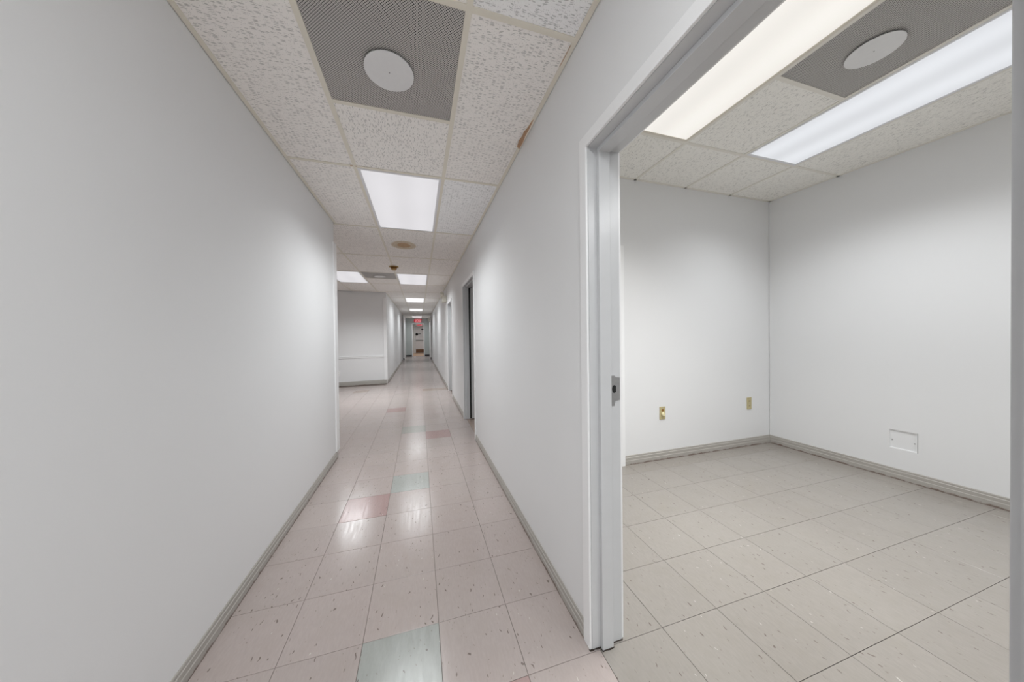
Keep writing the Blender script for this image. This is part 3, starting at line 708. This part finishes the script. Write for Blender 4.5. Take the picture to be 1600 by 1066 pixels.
d2 = door_frame('door_2', D2, 'white door frame with a dark gap and an inward opened leaf, second on the right', (2.22, 2.38))
box('gap_shadow_strip', 2.381, 2.47, D2[1] - 0.012, D2[1] - 0.001, 0.02, D2[2] - 0.02, m_black, d2)['label'] = 'black strip standing in for the shade in the gap'  # black strip gives the rebate gap its shade as colour
lf = box('door_leaf', 2.475, 5.3, D2[1] - 0.12, D2[1] + 0.02, 0.03, D2[2] - 0.03, m_door, d2); lf['label'] = 'grey door leaf opened into the room'
for z in (0.9, 3.3, 5.6):
    h = cylinder('hinge', 2.60, D2[1] - 0.14, z, 0.022, 0.32, m_steel, None, 'z', seg=12); h.parent = lf
    h.location = (Vector((2.60, D2[1] - 0.14, z)) - Vector((3.8875, D2[1] - 0.05, 0.03))) * S
d3 = door_frame('door_3', D3, 'white door frame with a closed leaf, third on the right beneath the emergency light', (2.22, 2.36))
box('door_leaf', 2.37, 2.51, D3[0] + .01, D3[1] - .01, 0.03, D3[2] - 0.01, m_door, d3)
kn = cylinder('door_knob', 2.19, D3[0] + 0.25, 3.2, 0.09, 0.18, m_steel, d3, 'x', 0.05, 16)

d4 = thing('door_4', (4.58, YB, 0), 'white door frame in the left part of the office back wall', 'door', 'structure')
uframe('casing', 'xz', 3.26, 5.965, 6.70, 0.17, YB - 0.06, YB - 0.001, m_trim, d4, 0, 0.006)
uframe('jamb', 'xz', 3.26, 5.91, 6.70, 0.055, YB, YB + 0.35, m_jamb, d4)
box('door_leaf', 3.28, 5.9, YB + 0.03, YB + 0.17, 0.03, 6.68, m_door, d4)

d5 = thing('door_5', (-0.185, YE, 0), 'white framed open doorway in the end wall', 'door', 'structure')
uframe('casing', 'xz', -1.30, 0.93, 6.80, 0.15, YE - 0.04, YE - 0.001, m_trim, d5)
uframe('jamb', 'xz', -1.30, 0.93, 6.80, 0.05, YE, YE + 0.42, m_jamb, d5)
box('door_leaf', -1.45, -1.31, YE + 0.45, YE + 2.7, 0.03, 6.75, m_door, d5)

d6 = thing('door_6', (0.18, 78, 0), 'white exit door with a dark push bar at the end of the vestibule', 'door', 'structure')
uframe('casing', 'xz', -0.85, 1.2, 6.7, 0.12, 77.96, 77.999, m_trim, d6)
lf6 = box('door_leaf', -0.84, 1.19, 78.02, 78.16, 0.03, 6.68, m_exitdoor, d6)
box('push_bar', -0.78, 1.1, 77.86, 78.02, 3.15, 3.35, m_steel, d6, 0.01)['label'] = 'dark horizontal push bar'
cylinder('alarm_housing', -0.55, 77.84, 4.75, 0.33, 0.18, m_black, d6, 'y', 0.30, 20)['label'] = 'round black lock alarm'
box('lever_arm', -0.2, 0.42, 77.90, 78.02, 4.82, 4.95, m_black, d6)
box('door_closer', 0.55, 1.05, 77.82, 78.0, 5.85, 6.1, m_black, d6, 0.01)
box('kick_plate', -0.8, 1.15, 77.99, 78.02, 0.1, 1.05, m_brown, d6)['label'] = 'brown kick plate'

# ------------------------------------------------------------------ exit signs (lettered)
def exit_sign(x, y, z, wdt, hgt, label):
    t = thing('exit_sign', (x, y, z), label, 'sign', None, 'exit signs')
    box('sign_body', x - wdt / 2, x + wdt / 2, y - 0.14, y - 0.005, z, z + hgt, m_exitface, t, 0.01)
    cu = bpy.data.curves.new('lettering', 'FONT'); cu.body = 'EXIT'; cu.size = hgt * 1.05 * S; cu.align_x = 'CENTER'; cu.extrude = 0.004 * S; cu.offset = 0.006
    o = bpy.data.objects.new('lettering', cu); C.objects.link(o); o.parent = t
    o.rotation_euler = (math.pi / 2, 0, 0); o.location = Vector((0, -0.146, hgt * 0.14)) * S
    cu.materials.append(m_exit)
    bpy.context.view_layer.update()
    me = bpy.data.meshes.new_from_object(o.evaluated_get(bpy.context.evaluated_depsgraph_get()))
    o2 = bpy.data.objects.new('lettering', me); C.objects.link(o2); o2.parent = t
    o2.rotation_euler = o.rotation_euler; o2.location = o.location
    bpy.data.objects.remove(o); o2.name = 'lettering'
    if not me.materials: me.materials.append(m_exit)
exit_sign(-0.19, YE, 7.12, 1.12, 0.78, 'lit red exit sign on the end wall above the open doorway')
exit_sign(0.1, 78, 6.82, 1.3, 0.42, 'red exit sign over the exit door inside the vestibule')

# ------------------------------------------------------------------ emergency lights
def emergency_light(y, z, label):
    t = thing('emergency_light', (XR, y, z), label, 'light', None, 'wall emergency lights')
    box('battery_case', XR - 0.3, XR - 0.002, y - 0.5, y + 0.5, z - 0.35, z + 0.08, m_beigep, t, 0.02)
    for dy in (-0.33, 0.33):
        cylinder('lamp_head', XR - 0.44, y + dy, z + 0.22, 0.20, 0.26, m_beigep, t, 'x', 0.13, 20)
        cylinder('neck', XR - 0.27, y + dy, z + 0.07, 0.04, 0.07, m_beigep, t, 'z', seg=10)
        cylinder('lamp_face', XR - 0.452, y + dy, z + 0.22, 0.175, 0.012, m_glassy, t, 'x', seg=20)
emergency_light(24.3, 7.22, 'beige twin-head emergency light on the right wall above the third door')
emergency_light(59.5, 7.35, 'small emergency light near the exit sign at the corridor end')

# ------------------------------------------------------------------ smoke detector
t = thing('smoke_detector', (-1.30, 17.75, ZC), 'yellowed round smoke detector on the corridor ceiling', 'detector')
cylinder('mounting_base', -1.30, 17.75, ZC - 0.05, 0.25, 0.04, m_yellow, t, seg=32)
cylinder('sensor_body', -1.30, 17.75, ZC - 0.17, 0.14, 0.12, m_amber, t, 'z', 0.19, 32)
cylinder('sensor_cap', -1.30, 17.75, ZC - 0.21, 0.12, 0.04, m_yellow, t, 'z', 0.14, 32)

# ------------------------------------------------------------------ wall plates in the office
def plate(x0, x1, z0, z1, y, label, knob):
    t = thing('wall_plate', ((x0 + x1) / 2, y, z0), label, 'outlet', None, 'ivory wall plates')
    box('cover', x0, x1, y - 0.022, y - 0.001, z0, z1, m_ivory, t, 0.008)
    xm, zm = (x0 + x1) / 2, (z0 + z1) / 2
    if knob:
        cylinder('knob', xm, y - 0.085, zm - 0.03, 0.055, 0.065, m_cream, t, 'y', 0.065, 24)['label'] = 'pale round plug'
        cylinder('socket', xm, y - 0.027, zm + 0.09, 0.045, 0.006, m_amber, t, 'y', seg=20)
    else:
        for dz in (-0.085, 0.085):
            s = cylinder('socket', xm, y - 0.027, zm + dz, 0.055, 0.006, m_ivory, t, 'y', seg=20)
            for dx in (-0.02, 0.02):
                q = box('slot', xm + dx - 0.005, xm + dx + 0.005, y - 0.0285, y - 0.026, zm + dz - 0.02, zm + dz + 0.02, m_black)
                q.parent = s; q.location = Vector((dx, -0.0015, -0.02)) * S
    for dz in ((0.0,) if not knob else (-0.17, 0.17)):
        cylinder('screw', xm, y - 0.0265, zm + dz, 0.011, 0.004, m_steel, t, 'y', seg=10)
plate(7.50, 7.725, 1.32, 1.735, YB, 'ivory wall plate with a pale round plug, nearest the door on the office back wall', True)
plate(11.40, 11.625, 1.335, 1.765, YB, 'plain ivory outlet near the corner of the office back wall', False)
# white outlet in the lobby
t = thing('wall_plate', (XL - 3.78, 28.30 - 3.78 * math.tan(lobang), 0.9), 'white outlet low on the lobby wall beside the corner strip', 'outlet', None, 'lobby outlet')
lm_ = Matrix.Rotation(lobang, 3, 'Z')
q = box('cover', -0.13, 0.13, -0.03, -0.002, 0, 0.42, m_trim, None, 0.008, (0, 0, 0)); q.parent = t; q.rotation_euler = (0, 0, lobang)
for dz in (0.12, 0.30):
    s = cylinder('socket', 0, 0, 0, 0.06, 0.008, m_beigep, None, 'y', seg=16); s.parent = t; s.rotation_euler = (0, 0, lobang); s.location = (lm_ @ Vector((0, -0.036, dz))) * S

# ------------------------------------------------------------------ access panel set in the right office wall
a0, a1, z0, z1 = PAN
def on_wall(s, d, z):     # s along the wall from the back corner, d out of its face into the room
    return Vector((12.57 - s * math.sin(sl) - d * math.cos(sl), YB + s * math.cos(sl) - d * math.sin(sl), z))
t = thing('access_panel', on_wall((a0 + a1) / 2, 0, z0), 'small recessed white access panel low on the right office wall', 'panel')
t.rotation_euler = (0, 0, sl)
hw, hh = (a1 - a0) / 2, z1 - z0
v, f = box_geo(0.03, 0.06, -hw + .001, hw - .001, 0.001, hh - .001)
link('cover', v, f, m_wall, t)
V, Fc = [], []
for (p0, p1, q0, q1) in ((-hw, hw, 0, 0.022), (-hw, hw, hh - .012, hh), (-hw, -hw + .012, .022, hh - .012), (hw - .012, hw, .022, hh - .012)):
    v, f = box_geo(0.004, 0.031, p0 + .001, p1 - .001, q0 + .001, q1 - .001); n = len(V); V += v; Fc += [tuple(i + n for i in g) for g in f]
link('rim', V, Fc, m_trim, t)
for s in (-hw + 0.05, hw - 0.05):
    k = cylinder('screw', 0, 0, 0, 0.016, 0.008, m_steel, None, 'x', seg=12); k.parent = t; k.location = Vector((0.023, s, hh * 0.45)) * S
